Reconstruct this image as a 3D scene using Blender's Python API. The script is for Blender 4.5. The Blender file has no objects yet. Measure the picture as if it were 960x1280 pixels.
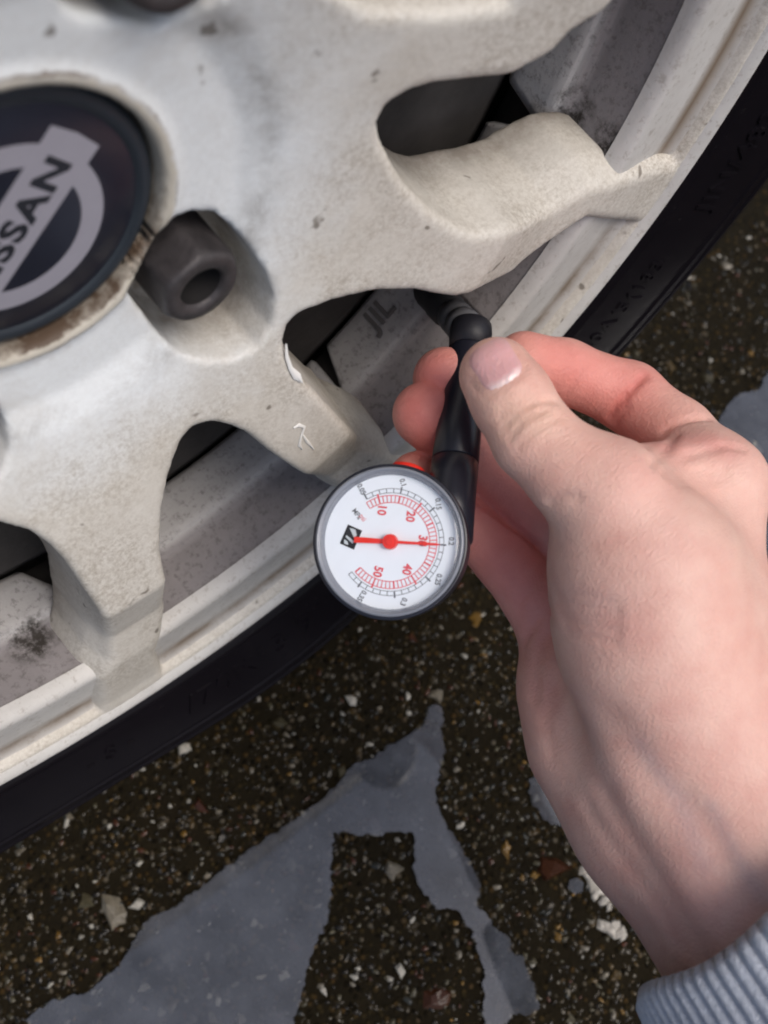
import bpy, bmesh, math, random
import numpy as np
from mathutils import Matrix, Vector

random.seed(7)
rng = np.random.default_rng(11)
scene = bpy.context.scene
col = scene.collection

# ------------------------------------------------------------------ camera, sky, sun, exposure
F = 1215.0                       # focal length in pixels of a 960 x 1280 frame
M = np.array([[0.78528308, -0.57523678, 0.22898281],
              [-0.61912629, -0.73175383, 0.28498942],
              [0.00362265, -0.36556665, -0.93077812]])   # camera axes (right, down, forward) -> world
CAM = np.array([-0.0161561, -0.09548001, 0.42063452])
H = 0.283                        # height of the wheel axis above the road
cam_data = bpy.data.cameras.new("camera")
cam = bpy.data.objects.new("camera", cam_data)
col.objects.link(cam)
cam_data.sensor_fit = 'VERTICAL'
cam_data.sensor_height = 36.0
cam_data.lens = F / 1280.0 * 36.0
cam_data.clip_start = 0.01
cam_data.clip_end = 200.0
R3 = np.column_stack([M[:, 0], -M[:, 1], -M[:, 2]])
mw = np.eye(4); mw[:3, :3] = R3; mw[:3, 3] = CAM
cam.matrix_world = Matrix([list(map(float, r)) for r in mw])
cam_data.dof.use_dof = True
cam_data.dof.focus_distance = 0.262
cam_data.dof.aperture_fstop = 13.0
scene.camera = cam

SUN_EL, SUN_AZ = 58.0, -62.0     # elevation; direction the light comes from in the XY plane
world = bpy.data.worlds.new("World")
scene.world = world
world.use_nodes = True
wn = world.node_tree.nodes
sky = wn.new("ShaderNodeTexSky")
sky.sky_type = 'NISHITA'
sky.sun_disc = False
sky.sun_elevation = math.radians(SUN_EL)
sky.sun_rotation = math.radians(90 - SUN_AZ)
sky.air_density = 1.0
sky.dust_density = 4.0
sky.ozone_density = 1.0
world.node_tree.links.new(sky.outputs[0], wn["Background"].inputs[0])
wn["Background"].inputs[1].default_value = 0.13
sun_data = bpy.data.lights.new("sun", 'SUN')
sun_data.energy = 1.1
sun_data.angle = math.radians(28)
sun_data.color = (1.0, 0.965, 0.92)
sun = bpy.data.objects.new("sun", sun_data)
col.objects.link(sun)
sd = Vector((math.cos(math.radians(SUN_EL)) * math.cos(math.radians(SUN_AZ)),
             math.cos(math.radians(SUN_EL)) * math.sin(math.radians(SUN_AZ)),
             math.sin(math.radians(SUN_EL))))
sun.rotation_euler = sd.to_track_quat('Z', 'Y').to_euler()
sun.location = (0.5, -1.0, 2.0)
scene.view_settings.view_transform = 'Standard'
scene.view_settings.look = 'None'
scene.view_settings.exposure = 0.3
scene.view_settings.gamma = 1.0
scene.cycles.filter_width = 1.9

# ------------------------------------------------------------------ helpers
def tag(o, label=None, cat=None, group=None, kind=None):
    if label: o['label'] = label
    if cat: o['category'] = cat
    if group: o['group'] = group
    if kind: o['kind'] = kind
    return o

def empty(name, loc):
    o = bpy.data.objects.new(name, None)
    o.empty_display_size = 0.02
    o.location = [float(v) for v in loc]
    col.objects.link(o)
    return o

def link(name, me, mat, parent=None):
    o = bpy.data.objects.new(name, me)
    if mat is not None and not me.materials:
        me.materials.append(mat)
    col.objects.link(o)
    if parent is not None:
        o.parent = parent
        root = parent
        loc = Vector((0, 0, 0))
        while root is not None:          # vertices are given in world coordinates
            loc += root.location
            root = root.parent
        o.location = -loc
    return o

def mesh(name, V, faces, smooth=True):
    me = bpy.data.meshes.new(name)
    V = np.asarray(V, dtype=np.float64)
    if isinstance(faces, np.ndarray):
        n, k = faces.shape
        me.vertices.add(len(V)); me.vertices.foreach_set('co', V.ravel())
        me.loops.add(n * k); me.loops.foreach_set('vertex_index', faces.ravel().astype(np.int32))
        me.polygons.add(n); me.polygons.foreach_set('loop_start', np.arange(0, n * k, k, dtype=np.int32))
        me.update(calc_edges=True)
    else:
        me.from_pydata([tuple(map(float, v)) for v in V], [], [tuple(map(int, f)) for f in faces])
        me.update()
    me.validate()
    if smooth:
        me.polygons.foreach_set('use_smooth', [True] * len(me.polygons))
    return me

def add_color(me, rgb):
    at = me.color_attributes.new('col', 'FLOAT_COLOR', 'POINT')
    c = np.ones((len(me.vertices), 4), np.float32)
    c[:, :3] = rgb
    at.data.foreach_set('color', c.ravel())

def surface_nets(D, origin, h):
    """closed mesh of the zero level of the field D (negative inside)"""
    nx, ny, nz = D.shape
    s = D < 0
    cs = [(i, j, k) for i in (0, 1) for j in (0, 1) for k in (0, 1)]
    cnt = np.zeros((nx - 1, ny - 1, nz - 1), np.int8)
    for i, j, k in cs:
        cnt += s[i:nx - 1 + i, j:ny - 1 + j, k:nz - 1 + k]
    act = np.argwhere((cnt > 0) & (cnt < 8))
    idx = -np.ones(cnt.shape, np.int64)
    idx[act[:, 0], act[:, 1], act[:, 2]] = np.arange(len(act))
    acc = np.zeros((len(act), 3)); num = np.zeros(len(act))
    vals = {c: D[act[:, 0] + c[0], act[:, 1] + c[1], act[:, 2] + c[2]] for c in cs}
    for a in cs:
        for ax in range(3):
            if a[ax] == 0:
                b = list(a); b[ax] = 1; b = tuple(b)
                va, vb = vals[a], vals[b]
                m = (va < 0) != (vb < 0)
                t = np.where(m, va / np.where(m, va - vb, 1), 0)
                p = np.zeros((len(act), 3)); p[:] = a; p[:, ax] += t
                acc[m] += p[m]; num[m] += 1
    V = origin + h * (act + acc / num[:, None])
    quads = []
    for ax in range(3):
        sl0 = [slice(None)] * 3; sl1 = [slice(None)] * 3
        sl0[ax] = slice(0, -1); sl1[ax] = slice(1, None)
        ch = s[tuple(sl0)] != s[tuple(sl1)]
        e = np.argwhere(ch)
        u, w = [(1, 2), (2, 0), (0, 1)][ax]
        ok = (e[:, u] > 0) & (e[:, w] > 0) & (e[:, u] < D.shape[u] - 1) & (e[:, w] < D.shape[w] - 1)
        e = e[ok]
        ins = s[e[:, 0], e[:, 1], e[:, 2]]
        q = []
        for du, dw in ((-1, -1), (0, -1), (0, 0), (-1, 0)):
            c = e.copy(); c[:, u] += du; c[:, w] += dw
            q.append(idx[c[:, 0], c[:, 1], c[:, 2]])
        q = np.stack(q, 1)
        q[~ins] = q[~ins][:, ::-1]
        quads.append(q)
    return V, np.concatenate(quads)

def smin(a, b, k):
    h = np.maximum(k - np.abs(a - b), 0) / k
    return np.minimum(a, b) - h * h * k * 0.25
def smax(a, b, k):
    return -smin(-a, -b, k)

def lathe(profile, n=192, a0=0.0, a1=2 * math.pi, fy=None):
    """revolve (r, y) in mm round the wheel axis, vertices in world metres"""
    closed = abs(a1 - a0 - 2 * math.pi) < 1e-6
    m = n if closed else n + 1
    th = a0 + (a1 - a0) * np.arange(m) / n
    P = np.array(profile, float)
    V = np.zeros((m, len(P), 3))
    V[..., 0] = P[None, :, 0] * np.cos(th)[:, None]
    V[..., 1] = P[None, :, 1]
    V[..., 2] = P[None, :, 0] * np.sin(th)[:, None]
    if fy is not None:
        V[..., 1] += fy(P[None, :, 0], th[:, None])
    V = V.reshape(-1, 3) / 1000.0 + np.array([0, 0, H])
    L = len(P); f = []
    for i in range(n):
        j = (i + 1) % m
        for k in range(L - 1):
            f.append((i * L + k, i * L + k + 1, j * L + k + 1, j * L + k))
    return V, np.array(f)

def smooth_profile(pts, n=6):
    P = np.array(pts, float); out = []
    for i in range(len(P) - 1):
        p0 = P[max(i - 1, 0)]; p1 = P[i]; p2 = P[i + 1]; p3 = P[min(i + 2, len(P) - 1)]
        for t in np.arange(n) / n:
            out.append(0.5 * ((2 * p1) + (-p0 + p2) * t + (2 * p0 - 5 * p1 + 4 * p2 - p3) * t * t + (-p0 + 3 * p1 - 3 * p2 + p3) * t ** 3))
    out.append(P[-1])
    return np.array(out)

def tube(path, radii, n=20, caps=True):
    """tube along 3-D points (world metres), radius per point"""
    P = np.array(path, float); V = []; f = []
    up = None
    for i in range(len(P)):
        t = P[min(i + 1, len(P) - 1)] - P[max(i - 1, 0)]
        t /= np.linalg.norm(t)
        if up is None:
            up = np.cross(t, [0.3, 0.2, 0.9]); up /= np.linalg.norm(up)
        up = up - (up @ t) * t; up /= np.linalg.norm(up)
        w = np.cross(t, up)
        for k in range(n):
            a = 2 * math.pi * k / n
            V.append(P[i] + radii[i] * (math.cos(a) * up + math.sin(a) * w))
    for i in range(len(P) - 1):
        for k in range(n):
            k2 = (k + 1) % n
            f.append((i * n + k, i * n + k2, (i + 1) * n + k2, (i + 1) * n + k))
    if caps:
        f.append(tuple(range(n))[::-1]); f.append(tuple((len(P) - 1) * n + k for k in range(n)))
    return np.array(V), f

def cam_pt(px, py, d):
    """a point d mm in front of the lens plane, in world metres"""
    q = np.array([(px - 480) / F * d, (py - 640) / F * d, d])
    return CAM + M @ q / 1000.0

def view_ray(px, py):
    return M @ np.array([(px - 480) / F, (py - 640) / F, 1.0])

# ------------------------------------------------------------------ materials
def new_mat(name):
    m = bpy.data.materials.new(name); m.use_nodes = True
    nt = m.node_tree
    return m, nt, nt.nodes["Principled BSDF"]

def N(nt, typ, **kw):
    n = nt.nodes.new(typ)
    for k, v in kw.items():
        if k in n.inputs: n.inputs[k].default_value = v
        else: setattr(n, k, v)
    return n

def ramp(nt, fac, stops):
    r = nt.nodes.new("ShaderNodeValToRGB")
    el = r.color_ramp.elements
    while len(el) < len(stops): el.new(0.5)
    for e, (p, c) in zip(el, stops):
        e.position = p
        e.color = (*c, 1) if len(c) == 3 else c
    nt.links.new(fac, r.inputs[0])
    return r.outputs[0]

def g(v): return (v, v, v)

def mix(nt, fac, a, b):
    m = nt.nodes.new("ShaderNodeMix"); m.data_type = 'RGBA'
    for sock, val in ((m.inputs[0], fac), (m.inputs[6], a), (m.inputs[7], b)):
        if isinstance(val, (tuple, list)): sock.default_value = (*val, 1) if len(val) == 3 else val
        elif isinstance(val, (int, float)): sock.default_value = val
        else: nt.links.new(val, sock)
    return m.outputs[2]

def noise(nt, scale, detail=4, rough=0.6, coord=None, dist=0.0):
    n = N(nt, "ShaderNodeTexNoise", Scale=scale, Detail=detail, Roughness=rough, Distortion=dist)
    if coord is None:
        tc = nt.nodes.new("ShaderNodeNewGeometry"); coord = tc.outputs['Position']
    nt.links.new(coord, n.inputs['Vector'])
    return n.outputs[0]

def bump(nt, bsdf, height, strength, dist):
    b = N(nt, "ShaderNodeBump", Strength=strength, Distance=dist)
    nt.links.new(height, b.inputs['Height']); nt.links.new(b.outputs[0], bsdf.inputs['Normal'])

def simple(name, color, rough=0.5, spec=0.5, metal=0.0, bscale=None, bstr=0.2, var=0.15, vscale=300):
    m, nt, p = new_mat(name)
    p.inputs['Roughness'].default_value = rough
    p.inputs['Specular IOR Level'].default_value = spec
    p.inputs['Metallic'].default_value = metal
    f = noise(nt, vscale)
    c = np.array(color)
    nt.links.new(mix(nt, f, tuple(c * (1 - var)), tuple(np.minimum(c * (1 + var), 1))), p.inputs['Base Color'])
    if bscale:
        bump(nt, p, noise(nt, bscale, 5), bstr, 0.0005)
    return m

# radial position round the wheel axis as a node output (mm)
def wheel_r(nt):
    gm = nt.nodes.new("ShaderNodeNewGeometry")
    v = N(nt, "ShaderNodeVectorMath", operation='SUBTRACT'); v.inputs[1].default_value = (0, 0, H)
    nt.links.new(gm.outputs['Position'], v.inputs[0])
    w = N(nt, "ShaderNodeVectorMath", operation='MULTIPLY'); w.inputs[1].default_value = (1000, 0, 1000)
    nt.links.new(v.outputs[0], w.inputs[0])
    l = N(nt, "ShaderNodeVectorMath", operation='LENGTH'); nt.links.new(w.outputs[0], l.inputs[0])
    return l.outputs['Value']

def math_n(nt, op, a, b=None, c=None, clamp=False):
    n = N(nt, "ShaderNodeMath", operation=op, use_clamp=clamp)
    for i, v in enumerate((a, b, c)):
        if v is None: continue
        if isinstance(v, (int, float)): n.inputs[i].default_value = v
        else: nt.links.new(v, n.inputs[i])
    return n.outputs[0]

def paint_material():
    m, nt, p = new_mat("weathered_white_paint")
    r = wheel_r(nt)
    cream = mix(nt, noise(nt, 30, 6, 0.7), (0.55, 0.515, 0.45), (0.68, 0.655, 0.60))
    hub = mix(nt, noise(nt, 30, 4), (0.68, 0.705, 0.71), (0.77, 0.795, 0.80))
    # the hub cone is wiped cleaner than the spokes
    e = math_n(nt, 'MULTIPLY_ADD', noise(nt, 45, 4), 36, -18)
    t = math_n(nt, 'DIVIDE', math_n(nt, 'SUBTRACT', math_n(nt, 'ADD', r, e), 48), 26, clamp=True)
    c = mix(nt, t, hub, cream)
    # fine brake-dust speckle, road-film patches
    sp = ramp(nt, noise(nt, 750, 6, 0.85), [(0.36, g(1)), (0.58, g(0))])
    dens = ramp(nt, noise(nt, 26, 5, 0.7), [(0.32, g(0.05)), (0.66, g(0.95))])
    s2 = math_n(nt, 'MULTIPLY', math_n(nt, 'MULTIPLY', sp, dens), math_n(nt, 'MULTIPLY_ADD', t, 0.75, 0.2))
    c = mix(nt, s2, c, (0.235, 0.19, 0.135))
    film = ramp(nt, noise(nt, 17, 6, 0.72, dist=0.8), [(0.5, g(0)), (0.72, g(0.55))])
    c = mix(nt, film, c, (0.42, 0.38, 0.32))
    # patchy grey band along the step of the hub
    st = math_n(nt, 'SUBTRACT', 1, math_n(nt, 'DIVIDE', math_n(nt, 'ABSOLUTE', math_n(nt, 'SUBTRACT', r, 49.5)), 5.5), clamp=True)
    sn = ramp(nt, noise(nt, 60, 6, 0.75, dist=0.4), [(0.42, g(0)), (0.66, g(0.65))])
    c = mix(nt, math_n(nt, 'MULTIPLY', st, sn), c, (0.24, 0.225, 0.205))
    # dust settled where a spoke wall dives towards the barrel
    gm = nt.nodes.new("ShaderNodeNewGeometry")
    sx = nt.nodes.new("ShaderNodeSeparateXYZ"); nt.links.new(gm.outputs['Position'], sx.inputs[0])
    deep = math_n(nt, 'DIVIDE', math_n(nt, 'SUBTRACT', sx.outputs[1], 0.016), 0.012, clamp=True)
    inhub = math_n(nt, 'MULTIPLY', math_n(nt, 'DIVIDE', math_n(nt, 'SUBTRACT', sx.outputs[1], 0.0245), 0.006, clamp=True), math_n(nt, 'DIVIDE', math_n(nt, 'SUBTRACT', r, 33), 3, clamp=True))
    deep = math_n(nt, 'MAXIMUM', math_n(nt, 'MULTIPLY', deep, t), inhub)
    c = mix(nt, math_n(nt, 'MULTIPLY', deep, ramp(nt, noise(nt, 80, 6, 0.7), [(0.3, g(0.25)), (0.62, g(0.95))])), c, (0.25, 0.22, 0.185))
    # grime packed round the centre cap
    ro = math_n(nt, 'ADD', r, math_n(nt, 'MULTIPLY_ADD', noise(nt, 160, 5, 0.7), 3.0, -1.5))
    film2 = math_n(nt, 'SUBTRACT', 1, math_n(nt, 'DIVIDE', math_n(nt, 'SUBTRACT', ro, 30.3), 0.9), clamp=True)
    c = mix(nt, math_n(nt, 'MULTIPLY', film2, 0.8), c, (0.46, 0.41, 0.32))
    edge = math_n(nt, 'SUBTRACT', 1, math_n(nt, 'DIVIDE', math_n(nt, 'SUBTRACT', ro, 28.9), 0.5), clamp=True)
    gn = ramp(nt, noise(nt, 45, 5, 0.7), [(0.42, g(0.15)), (0.6, g(1))])
    c = mix(nt, math_n(nt, 'MULTIPLY', edge, gn), c, (0.09, 0.06, 0.04))
    rim2 = math_n(nt, 'SUBTRACT', 1, math_n(nt, 'DIVIDE', math_n(nt, 'ABSOLUTE', math_n(nt, 'SUBTRACT', ro, 31.0)), 0.5), clamp=True)
    c = mix(nt, math_n(nt, 'MULTIPLY', rim2, gn), c, (0.16, 0.12, 0.085))
    # scattered black specks
    ds = ramp(nt, noise(nt, 160, 2, 0.5), [(0.24, g(1)), (0.28, g(0))])
    c = mix(nt, math_n(nt, 'MULTIPLY', ds, 0.7), c, (0.09, 0.07, 0.05))
    nt.links.new(c, p.inputs['Base Color'])
    p.inputs['Roughness'].default_value = 0.55
    p.inputs['Specular IOR Level'].default_value = 0.3
    hgt = math_n(nt, 'ADD', noise(nt, 900, 4, 0.7), math_n(nt, 'MULTIPLY', noise(nt, 130, 3), 1.5))
    bump(nt, p, hgt, 0.22, 0.0006)
    return m

def grime_spots(nt, c, spots, colr, nscale):
    """caked dirt at given places of the barrel or lip: pixel, radius of the surface, size in mm"""
    gm = nt.nodes.new("ShaderNodeNewGeometry")
    nn = ramp(nt, noise(nt, nscale, 6, 0.78), [(0.40, g(0)), (0.56, g(1))])
    for px, py, r_, size in spots:
        d = view_ray(px, py); o = CAM - np.array([0, 0, H])
        a_ = d[0] ** 2 + d[2] ** 2; b_ = 2 * (o[0] * d[0] + o[2] * d[2]); c_ = o[0] ** 2 + o[2] ** 2 - (r_ / 1000) ** 2
        P = CAM + d * (-b_ + math.sqrt(b_ * b_ - 4 * a_ * c_)) / (2 * a_)
        vd = N(nt, "ShaderNodeVectorMath", operation='DISTANCE'); vd.inputs[1].default_value = tuple(P)
        nt.links.new(gm.outputs['Position'], vd.inputs[0])
        m_ = math_n(nt, 'SUBTRACT', 1, math_n(nt, 'DIVIDE', vd.outputs['Value'], size / 1000), clamp=True)
        m_ = math_n(nt, 'MULTIPLY', math_n(nt, 'MULTIPLY', m_, 2.2, clamp=True), nn)
        c = mix(nt, m_, c, colr)
    return c

def barrel_material():
    m, nt, p = new_mat("dirty_barrel_paint")
    gm = nt.nodes.new("ShaderNodeNewGeometry")
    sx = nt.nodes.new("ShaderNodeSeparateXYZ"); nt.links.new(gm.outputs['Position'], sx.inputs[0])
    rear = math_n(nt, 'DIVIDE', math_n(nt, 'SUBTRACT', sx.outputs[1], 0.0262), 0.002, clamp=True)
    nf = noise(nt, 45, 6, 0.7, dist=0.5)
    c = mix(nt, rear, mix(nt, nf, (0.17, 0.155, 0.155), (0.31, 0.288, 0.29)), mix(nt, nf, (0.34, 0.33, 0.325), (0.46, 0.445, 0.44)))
    sp = ramp(nt, noise(nt, 420, 5, 0.75), [(0.36, g(1)), (0.48, g(0))])
    c = mix(nt, math_n(nt, 'MULTIPLY', sp, 0.45), c, (0.06, 0.052, 0.045))
    blot = ramp(nt, noise(nt, 55, 6, 0.75, dist=0.8), [(0.62, g(0)), (0.78, g(0.8))])
    c = mix(nt, blot, c, (0.055, 0.05, 0.045))
    c = grime_spots(nt, c, [(718, 135, 156, 7), (760, 175, 157, 6), (788, 203, 157, 5), (38, 800, 156, 9), (95, 790, 157, 6), (590, 340, 157, 3)], (0.035, 0.03, 0.026), 120)
    nt.links.new(c, p.inputs['Base Color'])
    p.inputs['Roughness'].default_value = 0.75
    p.inputs['Specular IOR Level'].default_value = 0.25
    bump(nt, p, noise(nt, 500, 5, 0.7), 0.4, 0.0006)
    return m

def lip_material():
    m, nt, p = new_mat("weathered_rim_lip")
    r = wheel_r(nt)
    c = mix(nt, noise(nt, 35, 6, 0.7), (0.44, 0.425, 0.40), (0.64, 0.63, 0.605))
    band = math_n(nt, 'SUBTRACT', 1, math_n(nt, 'DIVIDE', math_n(nt, 'ABSOLUTE', math_n(nt, 'SUBTRACT', r, 180.5)), 5.0), clamp=True)
    bn = ramp(nt, noise(nt, 24, 6, 0.7), [(0.32, g(0.25)), (0.52, g(1.0))])
    c = mix(nt, math_n(nt, 'MULTIPLY', band, bn), c, (0.17, 0.125, 0.085))
    sp = ramp(nt, noise(nt, 420, 4, 0.75), [(0.34, g(1)), (0.45, g(0))])
    c = mix(nt, math_n(nt, 'MULTIPLY', sp, 0.4), c, (0.2, 0.16, 0.12))
    gn = ramp(nt, noise(nt, 20, 5, 0.7), [(0.45, g(0)), (0.7, g(0.5))])
    c = mix(nt, gn, c, (0.36, 0.34, 0.32))
    c = grime_spots(nt, c, [(143, 880, 180, 6), (143, 882, 180, 4), (803, 272, 182, 4), (195, 838, 178, 5)], (0.11, 0.075, 0.045), 70)
    nt.links.new(c, p.inputs['Base Color'])
    p.inputs['Roughness'].default_value = 0.5
    p.inputs['Specular IOR Level'].default_value = 0.35
    bump(nt, p, noise(nt, 300, 5, 0.7), 0.3, 0.0006)
    return m

def skin_material():
    m, nt, p = new_mat("skin")
    at = N(nt, "ShaderNodeVertexColor", layer_name='col')
    mot = ramp(nt, noise(nt, 90, 4, 0.6), [(0.3, (0.93, 0.82, 0.81)), (0.7, (1.05, 1.06, 1.05))])
    mm = nt.nodes.new("ShaderNodeMix"); mm.data_type = 'RGBA'; mm.blend_type = 'MULTIPLY'; mm.inputs[0].default_value = 1.0
    nt.links.new(at.outputs[0], mm.inputs[6]); nt.links.new(mot, mm.inputs[7])
    nt.links.new(mm.outputs[2], p.inputs['Base Color'])
    p.inputs['Roughness'].default_value = 0.5
    p.inputs['Specular IOR Level'].default_value = 0.35
    p.inputs['Subsurface Weight'].default_value = 0.15
    p.inputs['Subsurface Radius'].default_value = (1.0, 0.35, 0.2)
    p.inputs['Subsurface Scale'].default_value = 0.002
    # fine skin lines that run across the hand, plus pores
    gm = nt.nodes.new("ShaderNodeNewGeometry")
    mp = N(nt, "ShaderNodeMapping"); mp.inputs['Rotation'].default_value = (0.3, 0.2, 0.5); mp.inputs['Scale'].default_value = (1.0, 3.2, 2.0)
    nt.links.new(gm.outputs['Position'], mp.inputs[0])
    lines = noise(nt, 430, 4, 0.65, coord=mp.outputs[0])
    v = N(nt, "ShaderNodeTexVoronoi", Scale=1300.0); nt.links.new(gm.outputs['Position'], v.inputs['Vector'])
    hgt = math_n(nt, 'ADD', lines, math_n(nt, 'MULTIPLY', v.outputs['Distance'], 0.35))
    bump(nt, p, hgt, 0.36, 0.0008)
    return m

def color_attr_material(name, rough, spec, bs=1500):
    m, nt, p = new_mat(name)
    at = N(nt, "ShaderNodeVertexColor", layer_name='col')
    f = ramp(nt, noise(nt, 700, 4, 0.7), [(0.3, g(0.6)), (0.7, g(1.15))])
    mm = nt.nodes.new("ShaderNodeMix"); mm.data_type = 'RGBA'; mm.blend_type = 'MULTIPLY'; mm.inputs[0].default_value = 1.0
    nt.links.new(at.outputs[0], mm.inputs[6]); nt.links.new(f, mm.inputs[7])
    nt.links.new(mm.outputs[2], p.inputs['Base Color'])
    p.inputs['Roughness'].default_value = rough
    p.inputs['Specular IOR Level'].default_value = spec
    bump(nt, p, noise(nt, bs, 3), 0.25, 0.0004)
    return m

def asphalt_material():
    m, nt, p = new_mat("wet_asphalt")
    gm = nt.nodes.new("ShaderNodeNewGeometry")
    v = N(nt, "ShaderNodeTexVoronoi", Scale=340.0, Randomness=1.0); nt.links.new(gm.outputs['Position'], v.inputs['Vector'])
    base = mix(nt, noise(nt, 60, 6, 0.75), (0.004, 0.0032, 0.0018), (0.026, 0.0195, 0.0095))
    sep = nt.nodes.new("ShaderNodeSeparateColor"); nt.links.new(v.outputs['Color'], sep.inputs[0])
    chip = ramp(nt, sep.outputs[0], [(0.0, (0.005, 0.004, 0.0025)), (0.40, (0.018, 0.0135, 0.006)), (0.68, (0.038, 0.027, 0.011)), (0.88, (0.058, 0.034, 0.012)), (0.97, (0.10, 0.085, 0.06))])
    inside = ramp(nt, v.outputs['Distance'], [(0.25, g(1)), (0.45, g(0))])
    c = mix(nt, inside, base, chip)
    nt.links.new(c, p.inputs['Base Color'])
    p.inputs['Roughness'].default_value = 0.24
    p.inputs['Specular IOR Level'].default_value = 0.05
    hgt = math_n(nt, 'ADD', math_n(nt, 'MULTIPLY', inside, 0.6), noise(nt, 520, 6, 0.8))
    bump(nt, p, hgt, 0.8, 0.0018)
    return m

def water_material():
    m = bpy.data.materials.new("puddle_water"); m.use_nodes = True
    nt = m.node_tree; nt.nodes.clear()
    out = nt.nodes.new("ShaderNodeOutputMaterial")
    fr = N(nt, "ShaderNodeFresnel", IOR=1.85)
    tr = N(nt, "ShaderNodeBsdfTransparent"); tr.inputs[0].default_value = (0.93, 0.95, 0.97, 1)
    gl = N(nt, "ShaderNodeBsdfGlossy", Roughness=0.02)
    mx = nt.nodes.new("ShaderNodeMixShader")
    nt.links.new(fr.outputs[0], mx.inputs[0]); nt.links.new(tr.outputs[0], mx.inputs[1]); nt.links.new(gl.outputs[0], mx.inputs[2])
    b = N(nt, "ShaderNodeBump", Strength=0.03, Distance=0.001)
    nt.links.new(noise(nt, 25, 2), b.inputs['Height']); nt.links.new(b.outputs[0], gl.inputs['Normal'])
    df = N(nt, "ShaderNodeBsdfDiffuse"); df.inputs[0].default_value = (0.175, 0.187, 0.215, 1)  # grey-blue diffuse puts the sky's reflection into the water colour
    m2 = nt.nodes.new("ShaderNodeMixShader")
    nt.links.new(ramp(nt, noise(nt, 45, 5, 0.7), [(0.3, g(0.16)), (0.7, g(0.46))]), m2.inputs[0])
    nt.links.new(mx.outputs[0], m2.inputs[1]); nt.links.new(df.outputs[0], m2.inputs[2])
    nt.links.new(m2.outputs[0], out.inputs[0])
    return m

def lens_material():
    m = bpy.data.materials.new("clear_lens"); m.use_nodes = True
    nt = m.node_tree; nt.nodes.clear()
    out = nt.nodes.new("ShaderNodeOutputMaterial")
    fr = N(nt, "ShaderNodeFresnel", IOR=1.45)
    tr = N(nt, "ShaderNodeBsdfTransparent"); tr.inputs[0].default_value = (0.97, 0.975, 0.98, 1)
    gl = N(nt, "ShaderNodeBsdfGlossy", Roughness=0.04)
    mx = nt.nodes.new("ShaderNodeMixShader")
    nt.links.new(fr.outputs[0], mx.inputs[0]); nt.links.new(tr.outputs[0], mx.inputs[1]); nt.links.new(gl.outputs[0], mx.inputs[2])
    nt.links.new(mx.outputs[0], out.inputs[0])
    return m

def rubber_material():
    m, nt, p = new_mat("tyre_rubber")
    c = mix(nt, noise(nt, 40, 6, 0.7), (0.004, 0.0035, 0.005), (0.008, 0.0065, 0.0085))
    sp = ramp(nt, noise(nt, 500, 4, 0.7), [(0.62, g(0)), (0.75, g(0.5))])
    c = mix(nt, sp, c, (0.022, 0.02, 0.02))
    nt.links.new(c, p.inputs['Base Color'])
    p.inputs['Roughness'].default_value = 0.24
    p.inputs['Specular IOR Level'].default_value = 0.1
    bump(nt, p, noise(nt, 600, 4), 0.15, 0.0004)
    return m

def knit_material():
    m, nt, p = new_mat("grey_blue_knit")
    c = mix(nt, noise(nt, 350, 4, 0.7), (0.30, 0.33, 0.39), (0.52, 0.555, 0.62))
    nt.links.new(c, p.inputs['Base Color'])
    p.inputs['Roughness'].default_value = 0.95
    p.inputs['Specular IOR Level'].default_value = 0.1
    p.inputs['Sheen Weight'].default_value = 0.3
    bump(nt, p, noise(nt, 900, 3, 0.8), 0.8, 0.0012)
    return m

PAINT, BARREL, LIP, SKIN = paint_material(), barrel_material(), lip_material(), skin_material()
RUBBER, ASPHALT, WATER, LENS, KNIT = rubber_material(), asphalt_material(), water_material(), lens_material(), knit_material()
STONE = color_attr_material("wet_stone", 0.2, 0.28)
CAPBLACK = simple("cap_gloss_navy", (0.012, 0.014, 0.024), 0.28, 0.5, bscale=900, bstr=0.06)
CAPEDGE = simple("cap_edge", (0.02, 0.026, 0.034), 0.45, 0.45, bscale=700, bstr=0.1)
EMBLEM = simple("emblem_silver_print", (0.30, 0.29, 0.33), 0.4, 0.4, var=0.06)
INK = simple("emblem_dark_print", (0.018, 0.02, 0.026), 0.35, 0.4)
STEEL = simple("nut_dark_steel", (0.055, 0.049, 0.05), 0.5, 0.4, metal=0.25, bscale=500, bstr=0.6, var=0.75, vscale=220)
NUTHOLE = simple("nut_hole_dark", (0.012, 0.011, 0.011), 0.8, 0.2)  # near-black for the inside of the nut bore
IRON = simple("brake_iron", (0.05, 0.046, 0.044), 0.7, 0.25, bscale=260, bstr=0.7, var=0.7, vscale=55)
PLASTIC = simple("black_plastic", (0.011, 0.012, 0.02), 0.33, 0.5, bscale=1500, bstr=0.05)
VALVE = simple("valve_rubber", (0.035, 0.035, 0.037), 0.6, 0.3, bscale=900, bstr=0.1)
CHUCK = simple("chuck_rubber", (0.011, 0.011, 0.015), 0.5, 0.35, bscale=900, bstr=0.1)
BEZEL = simple("bezel_grey_clear", (0.20, 0.215, 0.25), 0.16, 0.6, var=0.08)
DIALW = simple("dial_white", (0.82, 0.87, 0.93), 0.45, 0.3, var=0.02)
RED = simple("needle_red", (0.80, 0.035, 0.022), 0.4, 0.4, var=0.05)
REDPRINT = simple("print_red", (0.72, 0.11, 0.13), 0.5, 0.3, var=0.05)
GREYPRINT = simple("print_grey", (0.16, 0.17, 0.19), 0.5, 0.3, var=0.05)
BLACKPRINT = simple("print_black", (0.02, 0.02, 0.025), 0.5, 0.3)
CHIPW = simple("fresh_white_chip", (0.82, 0.81, 0.77), 0.5, 0.3, var=0.05)
NAIL = None

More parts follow.
